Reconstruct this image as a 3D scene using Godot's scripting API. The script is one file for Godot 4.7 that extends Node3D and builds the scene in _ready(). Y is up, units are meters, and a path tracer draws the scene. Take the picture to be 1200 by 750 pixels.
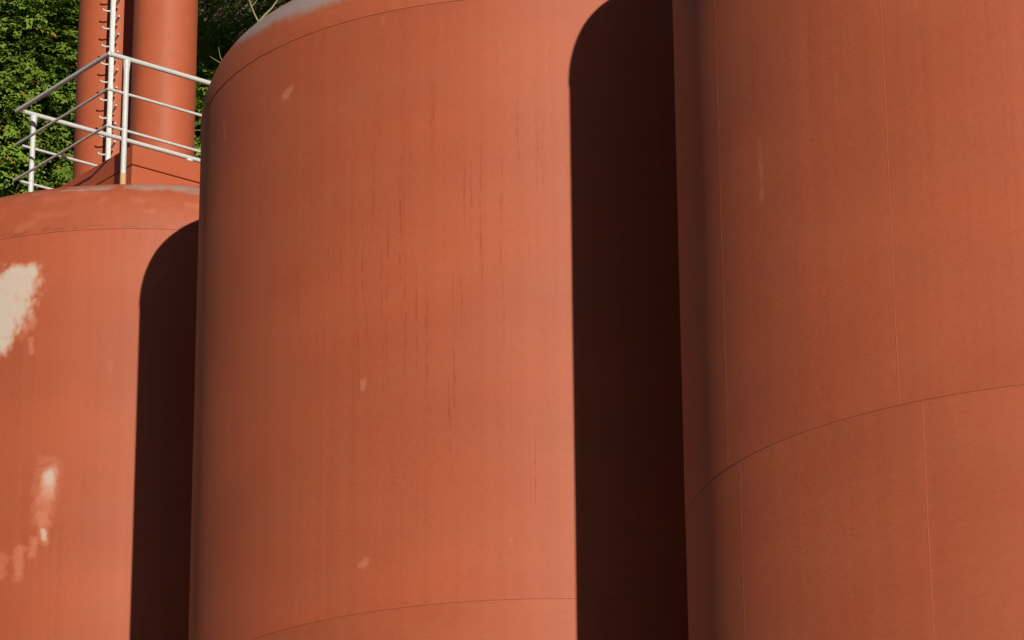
extends Node3D
# Row of rust-red storage tanks in low sun, seen through a long lens.
# The survey of the place is in "units" of S metres: x to the right, d away from the viewer, h above the viewer's eye.
const S := 0.6
const EYE := 1.6
const RAD := 6.15 * S            # tank radius
const RING := 25.53 * S + EYE    # height of the seam between wall and domed roof
const SEAM := 15.21 * S + EYE    # height of the seam between the two upper courses
const SPAN := 220.0              # degrees of wall covered by one painted texture
const MARKS_L := [[-20.38, -0.44, -16.66, -0.46, 0.197, 1, 0.75], [-21.63, -0.61, -18.19, -0.67, 0.335, 1, 0.75], [-21.78, -0.89, -19.03, -0.91, 0.354, 1, 0.75], [-22.47, -1.12, -20.22, -1.14, 0.276, 1, 0.75], [-22.86, -1.29, -21.97, -1.33, 0.177, 1, 0.75], [-18.25, -0.58, -15.94, -0.56, 0.157, 1, 0.75], [-17.85, -1.16, -16.56, -1.12, 0.098, 1, 0.75], [-16.77, -1.3, -16.51, -1.45, 0.059, 1, 0.75], [-21.05, -0.45, -17, -0.46, 0.146, 2, 0.95], [-23.04, -0.59, -18.55, -0.63, 0.319, 2, 0.95], [-23.91, -0.85, -19.72, -0.89, 0.346, 2, 0.95], [-24.08, -1.08, -21.27, -1.11, 0.266, 2, 0.95], [-23.6, -1.25, -22.51, -1.3, 0.186, 2, 0.95], [-24.79, -0.63, -24.3, -1.26, 0.398, 2, 0.95], [-12.39, -2.88, -12.68, -3.18, 0.265, 1, 0.75], [-12.2, -2.94, -12.39, -3.14, 0.134, 2, 0.85], [-12.99, -3.18, -13.31, -3.43, 0.222, 1, 0.7], [-13.16, -3.42, -12.83, -3.7, 0.118, 1, 0.8], [-12.89, -3.6, -12.84, -3.68, 0.058, 2, 0.75], [-14.56, -3.69, -14.92, -3.87, 0.088, 1, 0.75], [-17.22, -3.79, -17.37, -4.03, 0.104, 1, 0.85], [-17.33, -4.09, -17.46, -4.13, 0.088, 1, 0.65], [-20.44, -3.87, -20.64, -4.05, 0.118, 1, 0.6], [-14.31, -2.85, -11.66, -2.8, 0.049, 0, 0.5], [-21.32, 0.16, -17.68, 0.07, 0.157, 1, 0.3], [-13.07, -2.29, -12.58, -2.32, 0.039, 0, 0.4], [-2.19, -1.64, -2, -1.73, 0.059, 1, 0.25], [-15.67, 0.05, -13.39, 0.04, 0.059, 0, 0.7], [5.2, -0.66, 6.66, -0.55, 0.079, 1, 0.3]]
const MARKS_M := [[-27.03, -1.06, -26.98, -1.48, 0.012, 0, 0.46], [-27.42, -1.61, -27.37, -2.02, 0.018, 0, 0.61], [-39.16, -1.34, -39.02, -1.89, 0.012, 0, 0.54], [-42.3, -1.93, -41.89, -2.66, 0.015, 0, 0.42], [-21.19, -1.18, -21.17, -1.68, 0.017, 0, 0.4], [-17.71, -0.89, -17.57, -1.26, 0.014, 0, 0.58], [-17.29, -0.94, -17.29, -1.17, 0.015, 0, 0.61], [-22.59, -1.71, -22.67, -2.56, 0.018, 0, 0.78], [-11.39, -1.85, -11.54, -2.3, 0.013, 0, 0.64], [-9.93, -1.66, -9.97, -2.39, 0.017, 0, 0.48], [-10.1, -2.39, -9.74, -2.75, 0.011, 0, 0.79], [-6.66, -1.65, -6.84, -2.18, 0.014, 0, 0.49], [-6.84, -2.23, -7.01, -2.58, 0.019, 0, 0.61], [-4.4, -1.14, -4.18, -1.52, 0.015, 0, 0.7], [-0.53, -1.33, -0.49, -1.88, 0.011, 0, 0.67], [-2.84, -2.15, -2.65, -2.68, 0.014, 0, 0.39], [-12.32, -1.89, -12.46, -2.11, 0.017, 0, 0.77], [-13.01, -2.91, -12.89, -3.26, 0.013, 0, 0.63], [-15.01, -3.94, -14.5, -4.63, 0.014, 0, 0.68], [-14.75, -4.2, -15.15, -4.37, 0.017, 0, 0.45], [-14.22, -3.77, -13.96, -4.03, 0.018, 0, 0.65], [-24.7, -2.27, -24.67, -2.63, 0.017, 0, 0.72], [-29.15, -2.22, -29.07, -2.85, 0.015, 0, 0.69], [-33.09, -2.08, -32.96, -2.8, 0.019, 0, 0.4], [-35.51, -2.22, -35.42, -2.67, 0.019, 0, 0.53], [-45.67, -1.77, -45.48, -2.33, 0.015, 0, 0.42], [-51.49, -0.91, -50.82, -1.86, 0.017, 0, 0.48], [-59.91, -1.66, -59.44, -2.32, 0.019, 0, 0.47], [-41.57, -2.48, -41.15, -3.3, 0.016, 0, 0.53], [-37.59, -2.73, -37.4, -3.53, 0.016, 0, 0.44], [-36.23, -2.75, -35.95, -3.29, 0.012, 0, 0.69], [-25.83, -2.62, -25.43, -3.77, 0.018, 0, 0.61], [-24.96, -2.63, -24.86, -3.69, 0.019, 0, 0.44], [-21.81, -2.93, -21.62, -3.72, 0.019, 0, 0.43], [-20, -2.86, -19.98, -3.56, 0.02, 0, 0.63], [-18.36, -2.96, -18.34, -3.75, 0.016, 0, 0.79], [-29.76, -3.37, -29.54, -3.81, 0.018, 0, 0.71], [-28.62, -2.85, -28.24, -3.48, 0.011, 0, 0.52], [-2.92, -4.67, -2.71, -5.01, 0.012, 0, 0.44], [-2.03, -4.59, -2.08, -4.97, 0.013, 0, 0.74], [-6.53, -3.03, -6.57, -3.38, 0.012, 0, 0.48], [-45.48, -0.6, -44.29, -0.56, 0.085, 1, 0.9], [-28.92, -3.95, -28.78, -3.9, 0.06, 1, 0.75], [-29.13, -5.72, -28.25, -5.71, 0.075, 1, 0.7], [-5.66, -5.61, -5.66, -5.62, 0.025, 1, 0.6], [-5.54, -5.68, -5.54, -5.68, 0.025, 1, 0.5], [-64.31, -0.41, -63.34, -0.68, 0.033, 1, 0.6], [-66.01, -3.57, -65.43, -3.76, 0.025, 1, 0.4], [-25.78, -0.08, -25.77, -0.15, 0.05, 1, 0.25]]
const MARKS_R := [[-51.33, -2.5, -51.42, -2.83, 0.012, 0, 0.35], [-46.77, -2.67, -47.07, -3.07, 0.012, 0, 0.35], [-44.88, -2.49, -45.22, -2.95, 0.012, 0, 0.35], [-41.54, -2.72, -41.82, -3.1, 0.012, 0, 0.35], [-53.9, -2.99, -54.13, -3.3, 0.012, 0, 0.35], [-29.73, -3.16, -28.59, -3.19, 0.034, 0, 0.35], [-31.93, -2.96, -31.93, -2.96, 0.034, 0, 0.25], [-56.99, -3.5, -56.89, -4.07, 0.055, 1, 0.35], [-56.81, -3.74, -56.87, -3.82, 0.03, 1, 0.45], [-56.81, -3.97, -57.05, -4.04, 0.036, 1, 0.4]]

var rng := RandomNumberGenerator.new()
var dome_pts: PackedVector2Array        # profile: radius, height over the ring
var dome_nrm: PackedVector2Array
var dome_len: PackedFloat32Array
var grain: ImageTexture
var red: StandardMaterial3D
var white_paint: StandardMaterial3D
var rusty_base: StandardMaterial3D
var bark: StandardMaterial3D
var dark_brown: StandardMaterial3D

func at(x: float, d: float, h: float) -> Vector3:
	return Vector3(x * S, h * S + EYE, -d * S)

func lin(r: float, g: float, b: float) -> Color:
	return Color(r, g, b).linear_to_srgb()

func numbered(called: String) -> String:
	if not has_node(NodePath(called)): return called
	var k := 1
	while has_node(NodePath("%s_%03d" % [called, k])): k += 1
	return "%s_%03d" % [called, k]

func thing(called: String, where: Vector3, label: String, category: String, group := "") -> Node3D:
	var o := Node3D.new()
	o.name = numbered(called)
	add_child(o)
	o.position = where
	o.set_meta("label", label)
	o.set_meta("category", category)
	if group != "": o.set_meta("group", group)
	return o

func part(called: String, mesh: Mesh, m: Material, parent: Node) -> MeshInstance3D:
	var o := MeshInstance3D.new()
	o.name = called
	o.mesh = mesh
	o.material_override = m
	parent.add_child(o, true)
	return o

func _ready() -> void:
	rng.seed = 71
	set_camera_and_light()
	make_materials()
	make_profile()
	make_ground()
	make_tanks()
	make_roof_things()
	make_trees()

# ------------------------------------------------------------------ camera and light
func set_camera_and_light() -> void:
	var cam := Camera3D.new()
	cam.name = "camera"
	add_child(cam)
	var pitch := 0.3526
	var roll := -0.0074
	var fw := Vector3(0, sin(pitch), -cos(pitch))
	var up := Vector3(0, cos(pitch), sin(pitch))
	var ri := Vector3(1, 0, 0)
	var r2 := ri * cos(roll) + up * sin(roll)
	var u2 := up * cos(roll) - ri * sin(roll)
	cam.transform = Transform3D(Basis(r2, u2, -fw), Vector3(0, EYE, 0))
	cam.fov = rad_to_deg(2.0 * atan(375.0 / 4216.8))
	cam.near = 0.1
	cam.far = 2000.0
	cam.current = true

	var sun := DirectionalLight3D.new()
	sun.name = "sun"
	add_child(sun)
	var az := 2.8504
	var el := 0.2474
	var to_sun := Vector3(sin(az) * cos(el), sin(el), -cos(az) * cos(el))
	sun.look_at_from_position(to_sun * 100.0, Vector3.ZERO, Vector3.UP)
	sun.light_energy = 1.6
	sun.light_color = Color(1.0, 0.95, 0.88)
	sun.light_angular_distance = 0.5
	sun.shadow_enabled = true

	var sky_mat := ProceduralSkyMaterial.new()
	sky_mat.sky_top_color = Color(0.30, 0.40, 0.55)
	sky_mat.sky_horizon_color = Color(0.68, 0.70, 0.74)
	sky_mat.sky_curve = 0.12
	sky_mat.ground_bottom_color = Color(0.20, 0.19, 0.17)
	sky_mat.ground_horizon_color = Color(0.45, 0.47, 0.48)
	sky_mat.sky_energy_multiplier = 0.7
	var sky := Sky.new()
	sky.sky_material = sky_mat
	var env := Environment.new()
	env.background_mode = Environment.BG_SKY
	env.sky = sky
	env.tonemap_mode = Environment.TONE_MAPPER_LINEAR
	env.tonemap_exposure = 1.0
	env.sdfgi_enabled = true
	env.ssao_enabled = true
	env.ssil_enabled = true
	var we := WorldEnvironment.new()
	we.name = "world_environment"
	we.environment = env
	add_child(we)

# ------------------------------------------------------------------ materials
const GRAIN := 1.1
const PAINT := Color(0.692, 0.350, 0.222)    # weathered red-oxide paint

func noise_bytes(seed_: int, w: int, h: int, freq: float, octaves := 3) -> PackedByteArray:
	var n := FastNoiseLite.new()
	n.seed = seed_
	n.noise_type = FastNoiseLite.TYPE_SIMPLEX_SMOOTH
	n.frequency = freq
	n.fractal_octaves = octaves
	return n.get_image(w, h, false, false, true).get_data()

# Paint on one course of a tank: chalky mottling, fine run marks, and the listed marks.
# Marks are [azimuth, height over the ring, azimuth, height, width in metres, kind, strength].
func paint_texture(seed_: int, w: int, h: int, top: float, bottom: float, marks: Array, runs: int, arc := RAD) -> ImageTexture:
	var mott := noise_bytes(seed_, 256, 256, 0.012, 4)
	var fine := noise_bytes(seed_ + 1, 512, 256, 0.09, 3)
	var cols := noise_bytes(seed_ + 2, w, 8, 0.05, 4)
	var grime := noise_bytes(seed_ + 3, 256, 256, 0.03, 4)
	var data := PackedByteArray()
	data.resize(w * h * 3)
	var pr := PAINT.r * 255.0
	var pg := PAINT.g * 255.0
	var pb := PAINT.b * 255.0
	var i := 0
	for y in h:
		var my := (y * 256 / h) * 256
		var fy := (y & 255) * 512
		var cy := (y * 8 / h)
		var ct := float(y * 8 % h) / h
		var c0 := cy * w
		var c1 := mini(cy + 1, 7) * w
		for x in w:
			var m := (mott[my + x * 256 / w] - 128) * 0.0003
			var f := (fine[fy + (x & 511)] - 128) * 0.00012
			var c := (lerpf(cols[c0 + x], cols[c1 + x], ct) - 128.0) * 0.00016
			var g := (grime[my + x * 256 / w] - 128) * 0.00025
			var k := 1.0 + m + f + c
			data[i] = int(clampf(pr * k, 0, 255))
			data[i + 1] = int(clampf(pg * (k + g + f * 0.5), 0, 255))
			data[i + 2] = int(clampf(pb * (k + g * 1.6 + f), 0, 255))
			i += 3
	var all := marks.duplicate()
	var r := RandomNumberGenerator.new()
	r.seed = seed_
	for k in runs:                                   # thin vertical run marks in the paint
		var a := r.randf_range(-80, 80)
		var y0 := r.randf_range(bottom * 0.85, top)
		var l := r.randf_range(0.4, 2.2)
		all.append([a, y0, a + r.randf_range(-0.15, 0.15), y0 - l, r.randf_range(0.007, 0.013), 0, r.randf_range(0.08, 0.30)])
	var mn := FastNoiseLite.new()
	mn.seed = seed_ + 9
	mn.frequency = 9.0
	mn.fractal_octaves = 4
	var colours := [Color(0.50, 0.15, 0.08), Color(0.80, 0.49, 0.39), Color(0.82, 0.765, 0.71), Color(0.66, 0.59, 0.57), Color(0.38, 0.22, 0.14)]
	var mx := deg_to_rad(SPAN) * arc / w              # metres per pixel
	var mh := (top - bottom) / h
	for q in all:
		if q[5] == 0 and q[1] - q[3] > 0.15 and q[6] > 0.33: q = [q[0], q[1] + 0.1, q[2], q[3] - 0.35, q[4], 0, q[6]]
		var ax: float = deg_to_rad(q[0]) * arc
		var bx: float = deg_to_rad(q[2]) * arc
		var ay: float = q[1]
		var by: float = q[3]
		var wd: float = q[4] * (0.36 if q[5] == 0 else 0.5)
		var col: Color = colours[q[5]]
		var soft: float = 0.6 if q[5] == 0 else 1.5
		var pad := wd * 2.2 + 0.024
		var half := deg_to_rad(SPAN) * arc * 0.5
		var x0 := clampi(int((minf(ax, bx) - pad + half) / mx), 0, w - 1)
		var x1 := clampi(int((maxf(ax, bx) + pad + half) / mx) + 1, 0, w - 1)
		var y0 := clampi(int((top - maxf(ay, by) - pad) / mh), 0, h - 1)
		var y1 := clampi(int((top - minf(ay, by) + pad) / mh) + 1, 0, h - 1)
		var ab := Vector2(bx - ax, by - ay)
		var l2 := maxf(ab.length_squared(), 1e-6)
		for y in range(y0, y1 + 1):
			for x in range(x0, x1 + 1):
				var px := Vector2((x + 0.5) * mx - half, top - (y + 0.5) * mh)
				var t := clampf((px - Vector2(ax, ay)).dot(ab) / l2, 0.0, 1.0)
				var dd := px.distance_to(Vector2(ax, ay) + ab * t)
				var nz := mn.get_noise_2d(px.x, px.y * (0.35 if q[5] == 0 else 0.7))
				if q[5] == 0 and absf(by - ay) > 0.1:
					var wander := mn.get_noise_2d(ax * 7.0, px.y * 0.22) * 0.014
					dd = Vector2(px.x - wander, px.y).distance_to(Vector2(ax, ay) + ab * t)
				var e := wd * (1.0 + nz * (0.9 if q[5] == 0 else (0.2 if q[5] == 3 else (0.45 if wd > 0.06 else 0.9))))
				var a := 1.0 - smoothstep(e * (1.0 - soft * 0.45), e * (1.0 + soft * 0.45) + 0.004, dd)
				if a <= 0.0: continue
				if q[5] == 0: a *= clampf(0.6 + mn.get_noise_2d(ax * 3.0, px.y * 0.5) * 1.6, 0.0, 1.0) * (0.25 + 0.75 * sin(PI * clampf(t, 0.04, 0.96)))
				else: a *= clampf((1.6 if q[5] == 2 else 0.95) + mn.get_noise_2d(px.x * 3.0, px.y * 2.0) * 0.6, 0.2, 1.0)
				a *= q[6] * (0.42 if q[5] == 0 else 1.0)
				var j := (y * w + x) * 3
				data[j] = int(lerpf(data[j], col.r * 255.0, a))
				data[j + 1] = int(lerpf(data[j + 1], col.g * 255.0, a))
				data[j + 2] = int(lerpf(data[j + 2], col.b * 255.0, a))
	var img := Image.create_from_data(w, h, false, Image.FORMAT_RGB8, data)
	img.generate_mipmaps()
	return ImageTexture.create_from_image(img)

# Grain of chalky, brushed-on paint: millimetre-size facets.
func grain_texture() -> ImageTexture:
	var r := RandomNumberGenerator.new()
	r.seed = 404
	var n := 512
	var data := PackedByteArray()
	data.resize(n * n * 3)
	for i in n * n:
		var v := Vector3(r.randfn() * GRAIN, r.randfn() * GRAIN, 1.0).normalized()
		data[i * 3] = int(clampf((v.x * 0.5 + 0.5) * 255.0, 0, 255))
		data[i * 3 + 1] = int(clampf((v.y * 0.5 + 0.5) * 255.0, 0, 255))
		data[i * 3 + 2] = int(clampf((v.z * 0.5 + 0.5) * 255.0, 0, 255))
	var img := Image.create_from_data(n, n, false, Image.FORMAT_RGB8, data)
	return ImageTexture.create_from_image(img)

func grain_on(m: StandardMaterial3D) -> void:
	m.albedo_color = PAINT
	m.roughness = 0.6
	m.metallic_specular = 0.15
	m.clearcoat_enabled = true                       # dull sheen of the old gloss paint over the grain
	m.clearcoat = 0.7
	m.clearcoat_roughness = 0.6
	m.normal_enabled = true
	m.normal_texture = grain
	m.normal_scale = 1.0
	m.uv1_scale = Vector3.ONE * 4.0

func painted(tex: Texture2D) -> StandardMaterial3D:
	var m := StandardMaterial3D.new()
	grain_on(m)
	m.detail_enabled = true
	m.detail_blend_mode = BaseMaterial3D.BLEND_MODE_MIX
	m.detail_uv_layer = BaseMaterial3D.DETAIL_UV_2
	m.detail_albedo = tex
	return m

func noise_tex(seed_: int, freq: float, ramp: Array, size := 512, octaves := 4) -> NoiseTexture2D:
	var n := FastNoiseLite.new()
	n.seed = seed_
	n.frequency = freq
	n.fractal_octaves = octaves
	var t := NoiseTexture2D.new()
	t.noise = n
	t.width = size
	t.height = size
	t.seamless = true
	var g := Gradient.new()
	g.offsets = PackedFloat32Array()
	g.colors = PackedColorArray()
	var offs := PackedFloat32Array()
	var cols := PackedColorArray()
	for q in ramp:
		offs.append(q[0])
		cols.append(q[1])
	g.offsets = offs
	g.colors = cols
	t.color_ramp = g
	return t

func make_materials() -> void:
	grain = grain_texture()
	red = StandardMaterial3D.new()
	grain_on(red)
	red.uv1_triplanar = true
	red.uv1_world_triplanar = true
	red.detail_enabled = true
	red.detail_blend_mode = BaseMaterial3D.BLEND_MODE_MIX
	red.detail_uv_layer = BaseMaterial3D.DETAIL_UV_2
	red.detail_albedo = noise_tex(5, 0.012, [[0.0, PAINT.darkened(0.045)], [0.45, PAINT], [0.62, PAINT], [1.0, PAINT.lightened(0.035)]])
	red.uv2_triplanar = true
	red.uv2_world_triplanar = true
	red.uv2_scale = Vector3.ONE * 0.45
	white_paint = StandardMaterial3D.new()
	white_paint.albedo_texture = noise_tex(6, 0.03, [[0.0, Color(0.66, 0.62, 0.55)], [0.35, Color(0.70, 0.73, 0.73)], [0.7, Color(0.77, 0.79, 0.79)], [1.0, Color(0.74, 0.70, 0.62)]])
	white_paint.uv1_triplanar = true
	white_paint.uv1_world_triplanar = true
	white_paint.uv1_scale = Vector3.ONE * 1.3
	white_paint.roughness = 0.5
	rusty_base = StandardMaterial3D.new()
	rusty_base.albedo_texture = noise_tex(7, 0.05, [[0.0, Color(0.55, 0.42, 0.26)], [0.5, Color(0.74, 0.62, 0.42)], [1.0, Color(0.80, 0.73, 0.58)]])
	rusty_base.uv1_triplanar = true
	rusty_base.uv1_world_triplanar = true
	rusty_base.uv1_scale = Vector3.ONE * 3.0
	rusty_base.roughness = 0.8
	dark_brown = StandardMaterial3D.new()  # dark brown tone for the right pegs and the housing joint
	dark_brown.albedo_texture = noise_tex(9, 0.05, [[0.0, lin(0.03, 0.018, 0.012)], [0.6, lin(0.06, 0.03, 0.02)], [1.0, lin(0.11, 0.05, 0.03)]])
	dark_brown.uv1_triplanar = true
	dark_brown.uv1_world_triplanar = true
	dark_brown.uv1_scale = Vector3.ONE * 4.0
	dark_brown.roughness = 0.7
	bark = StandardMaterial3D.new()
	bark.albedo_texture = noise_tex(8, 0.04, [[0.0, lin(0.05, 0.04, 0.028)], [0.5, lin(0.11, 0.09, 0.06)], [1.0, lin(0.19, 0.165, 0.11)]])
	bark.uv1_triplanar = true
	bark.uv1_world_triplanar = true
	bark.uv1_scale = Vector3(2, 0.6, 2)
	bark.roughness = 0.95

# ------------------------------------------------------------------ tanks
func make_profile() -> void:
	var x := RAD
	var y := 0.0
	var s := 0.0
	dome_pts.append(Vector2(x, y)); dome_nrm.append(Vector2(1, 0)); dome_len.append(0.0)
	for a in [[1.7394, 0.0, 25.0, 14], [0.7875, 25.0, 50.0, 10], [0.8977, 50.0, 75.0, 10], [12.0, 75.0, 88.0, 12]]:
		var n: int = a[3]
		for k in n:
			var t0 := deg_to_rad(lerpf(a[1], a[2], float(k) / n))
			var t1 := deg_to_rad(lerpf(a[1], a[2], float(k + 1) / n))
			var ds: float = a[0] * S * (t1 - t0)
			var tm := (t0 + t1) * 0.5
			x -= sin(tm) * ds
			y += cos(tm) * ds
			s += ds
			dome_pts.append(Vector2(x, y)); dome_nrm.append(Vector2(cos(t1), sin(t1))); dome_len.append(s)
	var rise := x * 0.02
	s += x
	dome_pts.append(Vector2(0.0, y + rise)); dome_nrm.append(Vector2(0, 1)); dome_len.append(s)

func dome_height(rho: float) -> float:
	for k in range(1, dome_pts.size()):
		if dome_pts[k].x <= rho:
			var a := dome_pts[k - 1]
			var b := dome_pts[k]
			return RING + lerpf(b.y, a.y, clampf((rho - b.x) / maxf(a.x - b.x, 1e-5), 0, 1))
	return RING + dome_pts[dome_pts.size() - 1].y

func polar(az: float, r: float) -> Vector3:        # azimuth in degrees, 0 faces the viewer's side (+z), positive to the right
	var a := deg_to_rad(az)
	return Vector3(sin(a) * r, 0, cos(a) * r)

func dome_mesh() -> ArrayMesh:
	var st := SurfaceTool.new()
	st.begin(Mesh.PRIMITIVE_TRIANGLES)
	var lip := 0.007                                 # the roof laps over the wall
	var prof: Array = []
	prof.append([Vector2(RAD - 0.012, -0.012), Vector2(0, -1), 0.0])
	prof.append([Vector2(RAD + lip - 0.002, -0.012), Vector2(0.5, -0.85), 0.0])
	prof.append([Vector2(RAD + lip, -0.009), Vector2(1, 0), 0.0])
	for k in dome_pts.size():
		var sink := lip * clampf(1.0 - dome_len[k] * 0.5, 0.0, 1.0)
		prof.append([dome_pts[k] + dome_nrm[k] * sink, dome_nrm[k], dome_len[k]])
	var total: float = dome_len[dome_len.size() - 1]
	var segs := 300
	var wob := FastNoiseLite.new()
	wob.seed = 44
	wob.frequency = 0.9
	for j in prof.size():
		for k in segs + 1:
			var az := 360.0 * k / segs - 180.0
			var p: Vector2 = prof[j][0]
			var n: Vector2 = prof[j][1]
			var d := polar(az, 1.0)
			var v := d * p.x + Vector3(0, p.y, 0)
			if j > 2: v += (d * n.x + Vector3(0, n.y, 0)) * wob.get_noise_3dv(v) * 0.004
			st.set_normal((d * n.x + Vector3(0, n.y, 0)).normalized())
			st.set_uv(Vector2(deg_to_rad(az) * RAD, prof[j][2]))
			st.set_uv2(Vector2(az / SPAN + 0.5, 1.0 - prof[j][2] / total))
			st.add_vertex(v)
	for j in prof.size() - 1:
		for k in segs:
			var a := j * (segs + 1) + k
			var b := a + 1
			var c := a + segs + 1
			var e := c + 1
			for q in [a, c, b, b, c, e]: st.add_index(q)
	st.generate_tangents()
	return st.commit()

# One curved plate of the wall, with slightly uneven face and turned-in edges.
func plate_mesh(a0: float, a1: float, y0: float, y1: float, r: float, vtop: float, vbot: float, seed_: int) -> ArrayMesh:
	var n := FastNoiseLite.new()
	n.seed = seed_
	n.frequency = 0.55
	n.fractal_octaves = 2
	var na := maxi(int((a1 - a0) / 1.2), 2)
	var nh := 14
	var st := SurfaceTool.new()
	st.begin(Mesh.PRIMITIVE_TRIANGLES)
	var edge := 0.006
	for j in nh + 3:
		var fy := clampf(float(j - 1) / nh, 0.0, 1.0)
		var y := lerpf(y0, y1, fy)
		for k in na + 3:
			var fa := clampf(float(k - 1) / na, 0.0, 1.0)
			var az := lerpf(a0, a1, fa)
			var d := polar(az, 1.0)
			var rim := j == 0 or j == nh + 2 or k == 0 or k == na + 2
			var w := 4.0 * fy * (1.0 - fy)
			w *= minf(1.0, 8.0 * fa * (1.0 - fa))
			var pos := d * r + Vector3(0, y, 0)
			var bump := n.get_noise_3dv(pos) * 0.0035 * w
			var e := 0.08
			var gy := (n.get_noise_3dv(pos + Vector3(0, e, 0)) - n.get_noise_3dv(pos - Vector3(0, e, 0))) / (2 * e) * 0.0035 * w
			var tg := polar(az + 90.0, 1.0)
			var gt := (n.get_noise_3dv(pos + tg * e) - n.get_noise_3dv(pos - tg * e)) / (2 * e) * 0.0035 * w
			var nm := (d - tg * gt - Vector3(0, gy, 0)).normalized()
			if rim:
				pos -= d * edge
				nm = d
				if j == 0: nm = Vector3.DOWN
				elif j == nh + 2: nm = Vector3.UP
			st.set_normal(nm)
			st.set_uv(Vector2(deg_to_rad(az) * RAD, y))
			st.set_uv2(Vector2(az / SPAN + 0.5, clampf((vtop - y) / (vtop - vbot), 0, 1)))
			st.add_vertex(pos + d * bump)
	var row := na + 3
	for j in nh + 2:
		for k in na + 2:
			var a := j * row + k
			for q in [a, a + row, a + 1, a + 1, a + row, a + row + 1]: st.add_index(q)
	st.generate_tangents()
	return st.commit()

# A weld bead running up the wall: low half-round strip with a slight waver.
func bead_mesh(az: float, y0: float, y1: float, r: float, seed_: int, proud := 0.0055) -> ArrayMesh:
	var n := FastNoiseLite.new()
	n.seed = seed_
	n.frequency = 1.6
	var st := SurfaceTool.new()
	st.begin(Mesh.PRIMITIVE_TRIANGLES)
	var rows := 60
	var sec := 5
	var d := polar(az, 1.0)
	var t := polar(az + 90.0, 1.0)
	for j in rows + 1:
		var y := lerpf(y0, y1, float(j) / rows)
		var sh := n.get_noise_1d(y) * 0.004
		var wd := 0.0055 * (1.0 + n.get_noise_1d(y * 5.0 + 40.0) * 0.35)
		for k in sec + 1:
			var a := PI * k / sec
			var nn := (t * -cos(a) * minf(0.8, proud * 250.0) + d * maxf(sin(a), 0.35)).normalized()
			st.set_normal(nn)
			st.set_uv(Vector2(deg_to_rad(az) * RAD + k * 0.002, y))
			st.set_uv2(Vector2(az / SPAN + 0.5, 0.5))
			st.add_vertex(d * (r - 0.0003 + sin(a) * proud) + t * (sh - cos(a) * wd) + Vector3(0, y, 0))
	for j in rows:
		for k in sec:
			var a := j * (sec + 1) + k
			for q in [a, a + sec + 1, a + 1, a + 1, a + sec + 1, a + sec + 2]: st.add_index(q)
	st.generate_tangents()
	return st.commit()

func make_tank(x: float, d: float, label: String, upper: Material, lower: Material, dome_mat: Material, upper_az: float, lower_az: float, seed_: int, dome: Mesh, proud: float) -> void:
	var t := thing("storage_tank", Vector3(x * S, 0, -d * S), label, "storage tank", "red storage tanks standing in a row")
	var courses := [[SEAM, RING - 0.004, RAD + 0.007, upper_az, upper], [4.54, SEAM - 0.002, RAD, lower_az, lower], [0.12, 4.534, RAD + 0.007, upper_az, lower]]
	var step := 31.75
	for c in courses.size():
		var q: Array = courses[c]
		var y0: float = q[0]
		var y1: float = q[1]
		var r: float = q[2] if c != 0 else RAD + 0.007
		var vt: float = RING if c == 0 else (SEAM if c == 1 else 4.54)
		var vb: float = SEAM if c == 0 else (4.54 if c == 1 else 0.0)
		if c == 0: r = RAD
		if c == 1: r = RAD - 0.003
		if c == 2: r = RAD - 0.006
		var a0: float = q[3] - step * 3
		for k in 12:
			var a := a0 + step * k
			var b := a + step if k < 11 else a0 + 360.0
			part("shell_plate", plate_mesh(a + 0.003, b - 0.003, y0, y1, r, vt, vb, seed_ + c * 20 + k), q[4], t)
			part("weld_seam", bead_mesh(a, y0 + 0.003, y1 - 0.003, r, seed_ + c * 20 + k, proud), q[4], t)
	var dm := part("dome", dome, dome_mat, t)
	dm.position.y = RING
	var base := CylinderMesh.new()
	base.top_radius = RAD + 0.09
	base.bottom_radius = RAD + 0.12
	base.height = 0.12
	base.radial_segments = 120
	part("base_ring", base, red, t).position.y = 0.06

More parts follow.
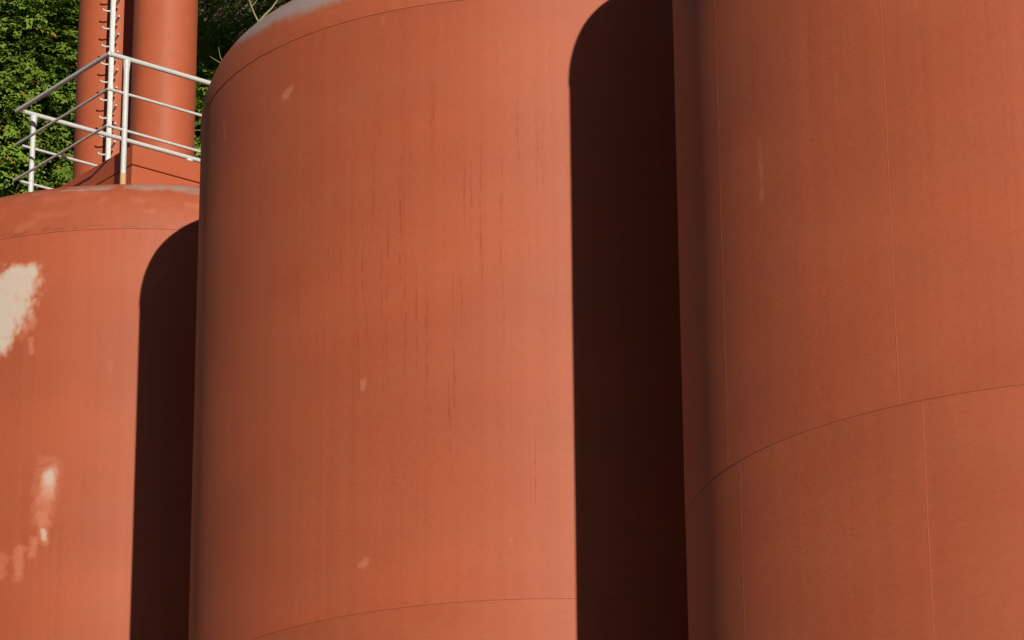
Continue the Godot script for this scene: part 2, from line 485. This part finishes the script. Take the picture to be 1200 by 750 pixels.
func make_tanks() -> void:
	var top := 0.0
	var bot := SEAM - RING
	var dome := dome_mesh()
	var dl: float = dome_len[dome_len.size() - 1]
	var low := painted(paint_texture(300, 1024, 1024, 0.0, -6.1, [], 60))
	# marks on the roof: worn to grey along the shoulder, sky sheen painted into the middle tank's band (height here = distance up the roof's curve)
	var worn_sheen_m: Array = []
	var worn_l: Array = []
	var r := RandomNumberGenerator.new()
	r.seed = 12
	for k in 26:
		var a := -62.0 + 2.6 * k
		var b := (0.27 + 0.0035 * (-a - 34.0) if a < -34.0 else 0.27) + r.randf_range(-0.02, 0.02)
		worn_sheen_m.append([a, b + 0.16, a + 3.0, b + 0.16 + r.randf_range(-0.02, 0.02), r.randf_range(0.26, 0.32), 3, 0.85])
	for q in [[-13, 0.62, -9, 0.60, 0.035, 0.7], [-9, 0.605, -4, 0.60, 0.05, 0.75], [-7, 0.64, -3, 0.63, 0.04, 0.5], [-19, 0.60, -16, 0.62, 0.03, 0.4], [0, 0.64, 4, 0.61, 0.09, 0.7], [3, 0.60, 6, 0.60, 0.07, 0.6], [6, 0.64, 10, 0.63, 0.09, 0.7], [9, 0.62, 14, 0.62, 0.11, 0.7], [11, 0.52, 14, 0.52, 0.03, 0.4], [1, 0.72, 12, 0.73, 0.08, 0.8], [-12, 0.72, -3, 0.70, 0.04, 0.6]]:
		worn_l.append([q[0], q[1], q[2], q[3], q[4] * 1.45, 3, q[5]])
	for k in 34:
		var a := r.randf_range(-34, 18)
		var y := r.randf_range(0.12, 0.75)
		worn_l.append([a, y, a + r.randf_range(0.5, 4), y + r.randf_range(-0.03, 0.03), r.randf_range(0.05, 0.16), 1, r.randf_range(0.12, 0.3)])
	worn_l.append([-20, 0.08, -17.5, 0.12, 0.10, 1, 0.35])
	for k in 40:
		var a := r.randf_range(-60, 40)
		var q := [a, r.randf_range(0.0, 0.05), a + r.randf_range(0.5, 2.5), r.randf_range(0.0, 0.05), r.randf_range(0.008, 0.02), 4, r.randf_range(0.1, 0.35)]
		worn_l.append(q)
	var dome_m := painted(paint_texture(210, 1024, 512, dl, 0.0, worn_sheen_m, 0))
	var dome_l := painted(paint_texture(220, 1024, 512, dl, 0.0, worn_l, 0))
	make_tank(-7.3857, 70.2478, "red storage tank with cream paint patches, carrying the two stacks on its dome", painted(paint_texture(10, 2048, 1024, top, bot, MARKS_L, 90)), low, dome_l, -25.5, -39.0, 1000, dome, 0.0004)
	make_tank(0.5675, 60.0, "broad red storage tank in the middle with thin dark run marks on its wall", painted(paint_texture(20, 2048, 1024, top, bot, MARKS_M, 170)), low, dome_m, -50.8, -39.8, 2000, dome, 0.0005)
	make_tank(8.6336, 49.6822, "nearest red storage tank, at the right edge, with raised upright weld lines", painted(paint_texture(30, 2048, 1024, top, bot, MARKS_R, 110)), low, dome_m, -67.2, -64.1, 3000, dome, 0.0015)

# ------------------------------------------------------------------ stacks, railing, ladder on the left tank's roof
func tube(pts: Array, radii: Array, sides := 12, closed := true) -> ArrayMesh:
	var st := SurfaceTool.new()
	st.begin(Mesh.PRIMITIVE_TRIANGLES)
	st.set_smooth_group(0)
	var rings: Array = []
	var prev := Vector3.ZERO
	for i in pts.size():
		var dir: Vector3
		if i == 0: dir = pts[1] - pts[0]
		elif i == pts.size() - 1: dir = pts[i] - pts[i - 1]
		else: dir = (pts[i + 1] - pts[i]).normalized() + (pts[i] - pts[i - 1]).normalized()
		dir = dir.normalized()
		var u := prev
		if i == 0: u = Vector3.UP if absf(dir.y) < 0.9 else Vector3.RIGHT
		u = (u - dir * u.dot(dir)).normalized()
		prev = u
		var v := dir.cross(u)
		var ring: Array = []
		for k in sides:
			var a := TAU * k / sides
			ring.append([pts[i] + (u * cos(a) + v * sin(a)) * radii[i], u * cos(a) + v * sin(a)])
		rings.append(ring)
	for i in pts.size() - 1:
		for k in sides:
			var l := (k + 1) % sides
			var a: Array = rings[i][k]
			var b: Array = rings[i][l]
			var c: Array = rings[i + 1][k]
			var e: Array = rings[i + 1][l]
			var order := [a, b, c, b, e, c]
			if (b[0] - a[0]).cross(c[0] - a[0]).dot(a[1] + b[1]) > 0.0: order = [a, c, b, b, c, e]
			for q in order:
				st.set_normal(q[1])
				st.add_vertex(q[0])
	if closed:
		for e in [0, pts.size() - 1]:
			var c: Vector3 = pts[e]
			var nn: Vector3 = (pts[0] - pts[1]).normalized() if e == 0 else (pts[e] - pts[e - 1]).normalized()
			for k in sides:
				var l := (k + 1) % sides
				var tri := [c, rings[e][l][0], rings[e][k][0]]
				if (tri[1] - tri[0]).cross(tri[2] - tri[0]).dot(nn) > 0.0: tri = [c, rings[e][k][0], rings[e][l][0]]
				for q in tri:
					st.set_normal(nn)
					st.add_vertex(q)
	return st.commit()

func block(size: Vector3, bevel := 0.006) -> ArrayMesh:      # box with chamfered edges
	var st := SurfaceTool.new()
	st.begin(Mesh.PRIMITIVE_TRIANGLES)
	var h := size * 0.5
	var axes := [Vector3.RIGHT, Vector3.UP, Vector3.BACK]
	var hull: Array = []
	for ax in 3:
		for sg in [-1.0, 1.0]:
			var n: Vector3 = axes[ax] * sg
			var u: Vector3 = axes[(ax + 1) % 3]
			var v: Vector3 = axes[(ax + 2) % 3]
			var hu: float = (h * u).length() - bevel
			var hv: float = (h * v).length() - bevel
			var c: Vector3 = n * (h * axes[ax]).length()
			quad(st, c - u * hu - v * hv, c + u * hu - v * hv, c + u * hu + v * hv, c - u * hu + v * hv, n)
	for ax in 3:                                                # edge chamfers
		var w: Vector3 = axes[ax]
		var u: Vector3 = axes[(ax + 1) % 3]
		var v: Vector3 = axes[(ax + 2) % 3]
		var hw: float = (h * w).length() - bevel
		for su in [-1.0, 1.0]:
			for sv in [-1.0, 1.0]:
				var p1: Vector3 = u * su * (h * u).length() + v * sv * ((h * v).length() - bevel)
				var p2: Vector3 = u * su * ((h * u).length() - bevel) + v * sv * (h * v).length()
				quad(st, p1 - w * hw, p1 + w * hw, p2 + w * hw, p2 - w * hw, (u * su + v * sv).normalized())
	for sx in [-1.0, 1.0]:
		for sy in [-1.0, 1.0]:
			for sz in [-1.0, 1.0]:
				var s := Vector3(sx, sy, sz)
				var n := s.normalized()
				var a := Vector3(h.x, h.y - bevel, h.z - bevel) * s
				var b := Vector3(h.x - bevel, h.y, h.z - bevel) * s
				var c := Vector3(h.x - bevel, h.y - bevel, h.z) * s
				if (b - a).cross(c - a).dot(n) > 0.0:
					var q := b
					b = c
					c = q
				for p in [a, b, c]:
					st.set_normal(n)
					st.add_vertex(p)
	return st.commit()

func quad(st: SurfaceTool, a: Vector3, b: Vector3, c: Vector3, d: Vector3, n: Vector3) -> void:
	var p := [a, b, c, a, c, d]
	if (b - a).cross(c - a).dot(n) > 0.0: p = [a, c, b, a, d, c]
	for q in p:
		st.set_normal(n)
		st.add_vertex(q)

const ROW_ANGLE := 38.2          # degrees: direction of the platform's sides in plan

func make_roof_things() -> void:
	var ra := deg_to_rad(ROW_ANGLE)
	var d1 := Vector3(cos(ra), 0, -sin(ra))          # to the right and away
	var d2 := Vector3(-sin(ra), 0, -cos(ra))         # to the left and away
	var axis := at(-7.3857, 70.2478, 0)
	axis.y = 0

	# --- two stacks
	var spots := [axis + Vector3(0.0, 0, 0.02), axis + d2 * 2.02 * S + Vector3(-0.066, 0, 0.0)]
	var names := ["tall red exhaust stack nearer the big middle tank", "tall red exhaust stack with the white climbing pole up its front"]
	for k in 2:
		var p: Vector3 = spots[k]
		p.y = dome_height(Vector2(p.x - axis.x, p.z - axis.z).length()) - 0.02
		var t := thing("exhaust_stack", p, names[k], "exhaust stack", "pair of red stacks on the left tank")
		var rad := (0.685 if k == 0 else 0.715) * S
		var y := 0.0
		var sect := [2.35, 2.6, 2.6]
		for q in sect.size():
			var hgt: float = sect[q]
			part("pipe_section", tube([Vector3(0, y, 0), Vector3(0, y + hgt - 0.004, 0)], [rad, rad], 72), red, t)
			y += hgt
			if q < sect.size() - 1:
				part("weld_seam", tube([Vector3(0, y - 0.010, 0), Vector3(0, y - 0.005, 0), Vector3(0, y + 0.003, 0), Vector3(0, y + 0.008, 0)], [rad, rad + 0.004, rad + 0.004, rad], 72, false), red, t)
		part("base_flange", tube([Vector3(0, 0.0, 0), Vector3(0, 0.05, 0)], [rad + 0.09, rad + 0.09], 72), red, t)
		part("top_rim", tube([Vector3(0, y - 0.06, 0), Vector3(0, y, 0)], [rad + 0.03, rad + 0.03], 72), red, t)

	# --- housing in front of the stacks
	var hc := at(-7.385, 64.83, 27.575)              # nearest top corner
	var lx := 3.0 * S
	var lz := 3.5 * S
	var mid := hc + d1 * lx * 0.5 + d2 * lz * 0.5
	var hous := thing("duct_housing", Vector3(mid.x, hc.y - 0.95, mid.z), "low red box housing with a groove round it, in front of the two stacks", "housing")
	hous.rotation.y = ra
	var g := 0.415 * S                               # groove below the top
	var p1 := part("upper_casing", block(Vector3(lx, g, lz), 0.008), red, hous)
	p1.position.y = 0.95 - g * 0.5
	var p3 := part("joint_gasket", block(Vector3(lx - 0.05, 0.018, lz - 0.05), 0.003), dark_brown, hous)
	p3.position.y = 0.95 - g - 0.008
	var lowh := 0.95 - g - 0.016
	var p4 := part("lower_casing", block(Vector3(lx + 0.012, lowh, lz + 0.012), 0.008), red, hous)
	p4.position.y = lowh * 0.5

	# --- railing
	var top := 29.34
	var c1 := at(-7.86, 64.44, top)
	var rail := thing("platform_railing", Vector3(c1.x, 0, c1.z), "white three-rail tubular railing round the roof platform on the left tank", "railing")
	var lay := [[29.34, 0.030], [28.59, 0.0175], [27.81, 0.0175]]
	for k in 3:
		var o := Vector3(0, lay[k][0] * S + EYE, 0)
		var r: float = lay[k][1]
		var l1 := 3.5 * S
		var l2 := 3.53 * S
		part("rail", tube([o + d1 * 0.0, o + d1 * l1], [r, r], 14), white_paint, rail)
		part("rail", tube([o - d2 * r * 0.6, o + d2 * l2], [r * 0.94, r * 0.94], 14), white_paint, rail)
		var s3 := at(-9.905, 67.245, 0.0) - Vector3(c1.x, EYE, c1.z)
		s3.y = 0
		part("rail", tube([o + s3, o + s3 + d1 * 4.8 * S], [r * 0.95, r * 0.95], 14), white_paint, rail)
	for q in [[-7.545, 64.695], [-5.55, 66.27], [-9.72, 67.40], [-6.75, 69.74]]:
		var foot := at(q[0], q[1], 0.0)
		var rho := Vector2(foot.x - axis.x, foot.z - axis.z).length()
		var y0 := dome_height(rho) - 0.01
		var y1 := top * S + EYE - 0.02
		var o := Vector3(foot.x - c1.x, 0, foot.z - c1.z)
		var post := part("post", tube([o + Vector3(0, y0, 0), o + Vector3(0, y1 - 0.16, 0), o + Vector3(0, y1 - 0.03, 0), o + Vector3(0, y1, 0)], [0.034, 0.034, 0.045, 0.047], 16), white_paint, rail)
		part("foot_sleeve", tube([o + Vector3(0, y0, 0), o + Vector3(0, y0 + 0.14, 0)], [0.0375, 0.037], 16), rusty_base, post)

	# --- climbing pole on the left stack
	var sb: Vector3 = spots[1]
	var to_view := polar(8.5, 1.0)
	var side := polar(98.5, 1.0)
	var rad2 := 0.715 * S
	var foot2 := sb + to_view * (rad2 + 0.21)
	var fy := dome_height(Vector2(foot2.x - axis.x, foot2.z - axis.z).length())
	var lad := thing("climbing_pole", Vector3(foot2.x, fy, foot2.z), "white climbing pole with staggered side pegs in front of a red stack", "ladder")
	var lh := 6.6
	lad.rotation.y = deg_to_rad(8.5)
	var pole := part("pole", block(Vector3(0.066, lh, 0.085), 0.006), white_paint, lad)
	pole.position.y = lh * 0.5
	var groove := part("guide_rail", block(Vector3(0.020, lh - 0.02, 0.016), 0.004), white_paint, lad)
	groove.position = Vector3(-0.012, lh * 0.5, 0.0495)
	var sp := 0.2525
	for k in 24:
		var y := 0.12 + sp * k
		part("peg", tube([Vector3(-0.03, y, 0), Vector3(-0.08, y - 0.004, 0), Vector3(-0.118, y + 0.006, 0), Vector3(-0.128, y + 0.026, 0)], [0.012, 0.012, 0.012, 0.011], 8), white_paint, lad)
		var y2 := y + sp * 0.5
		var pg := part("peg", tube([Vector3(0.03, y2 - 0.035, -0.01), Vector3(0.07, y2 + 0.03, -0.01), Vector3(0.078, y2 + 0.06, -0.01)], [0.015, 0.015, 0.014], 8), dark_brown, lad)  # right pegs in plain dark brown, left ones white
		part("peg_tip", tube([Vector3(0.076, y2 + 0.052, -0.01), Vector3(0.082, y2 + 0.072, -0.01)], [0.0165, 0.0165], 8), white_paint, pg)
	for y in [0.9, 2.15, 4.2, 6.2]:
		var br := part("bracket", block(Vector3(0.12, 0.06, 0.19), 0.005), red, lad)
		br.position = Vector3(0.0, y, -0.025 - 0.095)

# ------------------------------------------------------------------ ground and hillside
func make_ground() -> void:
	var gm := StandardMaterial3D.new()
	gm.albedo_texture = noise_tex(21, 0.02, [[0.0, lin(0.12, 0.11, 0.095)], [0.5, lin(0.18, 0.165, 0.14)], [1.0, lin(0.24, 0.225, 0.19)]])
	gm.uv1_triplanar = true
	gm.uv1_world_triplanar = true
	gm.uv1_scale = Vector3.ONE * 0.11
	gm.roughness = 0.95
	var pl := PlaneMesh.new()
	pl.size = Vector2(1600, 1600)
	var gr := part("ground", pl, gm, self)
	gr.set_meta("kind", "structure")
	var hm := StandardMaterial3D.new()
	hm.albedo_texture = noise_tex(22, 0.03, [[0.0, lin(0.05, 0.04, 0.025)], [0.5, lin(0.075, 0.075, 0.035)], [1.0, lin(0.09, 0.11, 0.04)]])
	hm.uv1_triplanar = true
	hm.uv1_world_triplanar = true
	hm.uv1_scale = Vector3.ONE * 0.3
	hm.roughness = 1.0
	var st := SurfaceTool.new()
	st.begin(Mesh.PRIMITIVE_TRIANGLES)
	var n := FastNoiseLite.new()
	n.seed = 5
	n.frequency = 0.05
	var nx := 60
	var nz := 40
	for j in nz + 1:
		for k in nx + 1:
			var x := -70.0 + 140.0 * k / nx
			var z := -48.0 - 80.0 * j / nz
			st.add_vertex(Vector3(x, hill_y(x, z) + n.get_noise_2d(x, z) * 0.4, z))
	for j in nz:
		for k in nx:
			var a := j * (nx + 1) + k
			for q in [a, a + nx + 1, a + 1, a + 1, a + nx + 1, a + nx + 2]: st.add_index(q)
	st.generate_normals()
	var hill := part("hillside", st.commit(), hm, self)
	hill.set_meta("kind", "structure")

func hill_y(_x: float, z: float) -> float:      # steep wooded bank
	var t := -48.0 - z
	return -0.6 + 1.5 * clampf(t, 0.0, 32.0) + 0.25 * maxf(t - 32.0, 0.0)

# ------------------------------------------------------------------ trees
func leaf_into(st: SurfaceTool, base: Vector3, dir: Vector3, nrm: Vector3, l: float, w: float) -> void:
	var s := dir.cross(nrm).normalized() * w * 0.5
	var fold := nrm * w * 0.16
	var droop := -nrm * l * 0.10
	var m := base + dir * l * 0.42
	var tip := base + dir * l + droop
	var nl := (nrm + s.normalized() * -0.28).normalized()
	var nr := (nrm + s.normalized() * 0.28).normalized()
	for q in [[base, m + s + fold, m, nl], [m, m + s + fold, tip, nl], [base, m, m - s + fold, nr], [m, tip, m - s + fold, nr]]:
		var flip: bool = (q[1] - q[0]).cross(q[2] - q[0]).dot(q[3]) > 0.0
		for k in [0, 2, 1] if flip else [0, 1, 2]:
			st.set_normal(q[3])
			st.add_vertex(q[k])

func sprig_mesh(seed_: int, leaves: int, l: float, w: float) -> ArrayMesh:
	var r := RandomNumberGenerator.new()
	r.seed = seed_
	var st := SurfaceTool.new()
	st.begin(Mesh.PRIMITIVE_TRIANGLES)
	for k in leaves:
		var t := (k + 0.5) / leaves
		var sg := 1.0 if k % 2 == 0 else -1.0
		var ang := sg * r.randf_range(0.5, 1.2) * (1.0 - t * 0.55)
		var dir := Vector3(cos(ang), r.randf_range(-0.35, 0.2), sin(ang)).normalized()
		var nn := Vector3(r.randf_range(-0.4, 0.4), 1.0, r.randf_range(-0.4, 0.4))
		nn = (nn - dir * nn.dot(dir)).normalized()
		var base := Vector3((t - 0.3) * 0.26, r.randf_range(-0.02, 0.02) - t * t * 0.05, sg * 0.008)
		var sc := r.randf_range(0.75, 1.2)
		leaf_into(st, base, dir, nn, l * sc, w * sc)
	return st.commit()

func leaf_material(tint: Color) -> StandardMaterial3D:
	var m := StandardMaterial3D.new()
	m.albedo_color = Color(1, 1, 1)
	m.vertex_color_use_as_albedo = true
	m.roughness = 0.6
	m.metallic_specular = 0.22
	m.backlight_enabled = true
	m.backlight = tint
	m.cull_mode = BaseMaterial3D.CULL_DISABLED
	return m

# crown: centre above the base; radii; clumps of sprigs carried by limbs
func tree(called: String, base: Vector3, centre: Vector3, radii: Vector3, clumps: int, per: int, lo: Color, hi: Color, sprig: Mesh, lm: Material, seed_: int, label: String) -> Node3D:
	var r := RandomNumberGenerator.new()
	r.seed = seed_
	var t := thing(called, base, label, "tree", "trees on the slope behind the tanks")
	var c := centre - base
	var lean := Vector3(r.randf_range(-0.4, 0.4), 0, r.randf_range(-0.4, 0.4))
	var tr := 0.16 + radii.x * 0.035
	var pts: Array = []
	var rad: Array = []
	for k in 9:
		var f := k / 8.0
		pts.append(Vector3(0, -0.3, 0).lerp(c + Vector3(0, radii.y * 0.55, 0), f) + lean * sin(f * PI))
		rad.append(lerpf(tr, 0.03, pow(f, 0.8)) * (1.35 if k == 0 else 1.0))
	var trunk := part("trunk", tube(pts, rad, 12), bark, t)
	var xf: Array = []
	var cols: Array = []
	for k in clumps:
		var dv := Vector3(r.randfn(), r.randfn(), r.randfn()).normalized()
		var rr := lerpf(0.45, 1.0, pow(r.randf(), 0.6))
		rr *= 1.0 + 0.18 * sin(dv.x * 5.0 + seed_) * cos(dv.y * 4.0 + dv.z * 3.0)
		var cp := c + Vector3(dv.x * radii.x, dv.y * radii.y, dv.z * radii.z) * rr
		if k % 6 == 0:
			var f := clampf(0.35 + 0.5 * (dv.y * 0.5 + 0.5), 0.2, 0.95)
			var i := f * 8.0
			var from: Vector3 = pts[int(i)].lerp(pts[mini(int(i) + 1, 8)], i - int(i))
			var bend := from.lerp(cp, 0.5) + Vector3(r.randf_range(-0.25, 0.25), r.randf_range(0.0, 0.4), r.randf_range(-0.25, 0.25))
			part("limb", tube([from, bend, cp], [0.055, 0.035, 0.008], 6, false), bark, trunk)
		var tone := r.randf()
		var out := dv
		var size := r.randf_range(0.24, 0.44)
		for j in per:
			var off := Vector3(r.randfn() * size, r.randfn() * size * 0.32, r.randfn() * size)
			off.y -= Vector2(off.x, off.z).length_squared() * 0.35
			var up := (Vector3.UP * 0.75 + out * 0.45 + Vector3(r.randfn(), r.randfn(), r.randfn()) * 0.32).normalized()
			var fw := Vector3(off.x, 0, off.z) + out * 0.3 + Vector3(r.randfn(), r.randfn() * 0.5, r.randfn()) * 0.25
			fw = (fw - up * fw.dot(up)).normalized()
			var b := Basis(fw, up, fw.cross(up)).scaled(Vector3.ONE * r.randf_range(0.7, 1.2))
			xf.append(Transform3D(b, cp + off))
			var col := lo.lerp(hi, clampf(tone * 0.6 + r.randf() * 0.4, 0, 1))
			if r.randf() < 0.03: col = Color(0.22, 0.19, 0.03)
			cols.append(col)
	var mm := MultiMesh.new()
	mm.transform_format = MultiMesh.TRANSFORM_3D
	mm.use_colors = true
	mm.mesh = sprig
	mm.instance_count = xf.size()
	for k in xf.size():
		mm.set_instance_transform(k, xf[k])
		mm.set_instance_color(k, cols[k])
	var mi := MultiMeshInstance3D.new()
	mi.name = "crown"
	mi.multimesh = mm
	mi.material_override = lm
	mi.set_meta("kind", "stuff")
	t.add_child(mi, true)
	return t

func on_hill(x: float, z: float) -> Vector3:
	return Vector3(x, hill_y(x, z), z)

func make_trees() -> void:
	var sprig := sprig_mesh(3, 9, 0.082, 0.046)
	var small := sprig_mesh(4, 11, 0.066, 0.032)
	var lm := leaf_material(Color(0.34, 0.44, 0.08))
	var lo := Color(0.058, 0.105, 0.012)
	var hi := Color(0.200, 0.310, 0.046)
	tree("broadleaf_tree", on_hill(-8.6, -55.5), Vector3(-8.4, 24.6, -55.0), Vector3(3.6, 4.4, 3.0), 720, 58, lo, hi, sprig, lm, 31, "sunlit leafy green tree left of the stacks")
	tree("broadleaf_tree", on_hill(-4.4, -60.5), Vector3(-4.4, 25.2, -60.0), Vector3(3.4, 4.6, 2.6), 700, 46, lo, hi, small, lm, 33, "shaded dark green tree filling the gap between the right stack and the middle tank")
	tree("broadleaf_tree", on_hill(-6.5, -63.5), Vector3(-6.2, 29.5, -63.0), Vector3(5.2, 5.4, 2.4), 900, 46, lo, hi, small, lm, 35, "dim tree high up the slope, showing in the upper gap right of the stacks")
	tree("young_tree", on_hill(-4.7, -53.4), Vector3(-4.75, 24.0, -53.2), Vector3(0.85, 1.2, 0.8), 60, 40, lo, hi, sprig, lm, 36, "slim sunlit tree in the gap between the right stack and the middle tank")
	var shaded := tree("broadleaf_tree", on_hill(-0.6, -50.5), Vector3(-1.0, 30.6, -49.5), Vector3(4.3, 4.2, 3.0), 800, 50, lo, hi, sprig, lm, 34, "added tree with unseen crown shading the gap behind, its bare pale twigs fork just above the left shoulder of the middle tank")  # unseen crown added to shade the foliage gap; only its twigs are in view
	# bare twigs on its near side
	var twigs := [
		[Vector3(-0.75, 21.2, -50.2), Vector3(-2.4, 21.6, -47.6), Vector3(-3.382, 22.657, -46.200), Vector3(-3.483, 22.948, -46.200), Vector3(-3.546, 23.107, -46.200), Vector3(-3.608, 23.240, -46.200), Vector3(-3.659, 23.374, -46.200), Vector3(-3.710, 23.534, -46.200), Vector3(-3.762, 23.747, -46.200)],
		[Vector3(-3.546, 23.107, -46.200), Vector3(-3.451, 23.226, -46.200), Vector3(-3.357, 23.331, -46.200), Vector3(-3.286, 23.450, -46.200), Vector3(-3.216, 23.636, -46.200)],
		[Vector3(-4.002, 22.537, -46.800), Vector3(-4.078, 22.723, -46.800), Vector3(-4.130, 22.857, -46.800), Vector3(-4.157, 23.003, -46.800)],
		[Vector3(-4.078, 22.723, -46.800), Vector3(-4.201, 22.804, -46.800), Vector3(-4.276, 22.858, -46.800)],
		[Vector3(-4.078, 22.697, -46.800), Vector3(-3.984, 22.855, -46.800), Vector3(-3.962, 22.989, -46.800)],
		[Vector3(-3.658, 23.347, -46.200), Vector3(-3.587, 23.426, -46.200), Vector3(-3.554, 23.559, -46.200)],
	]
	var pale := StandardMaterial3D.new()
	pale.albedo_color = lin(0.24, 0.22, 0.11)
	pale.roughness = 0.9
	for k in twigs.size():
		var pts: Array = []
		var rad: Array = []
		var n: int = twigs[k].size()
		for j in n:
			pts.append(twigs[k][j] - shaded.position)
			rad.append(lerpf(0.019, 0.007, float(j) / (n - 1)) * (1.0 if k in [0, 1] else 0.4))
		part("bare_branch", tube(pts, rad, 8), pale, shaded)
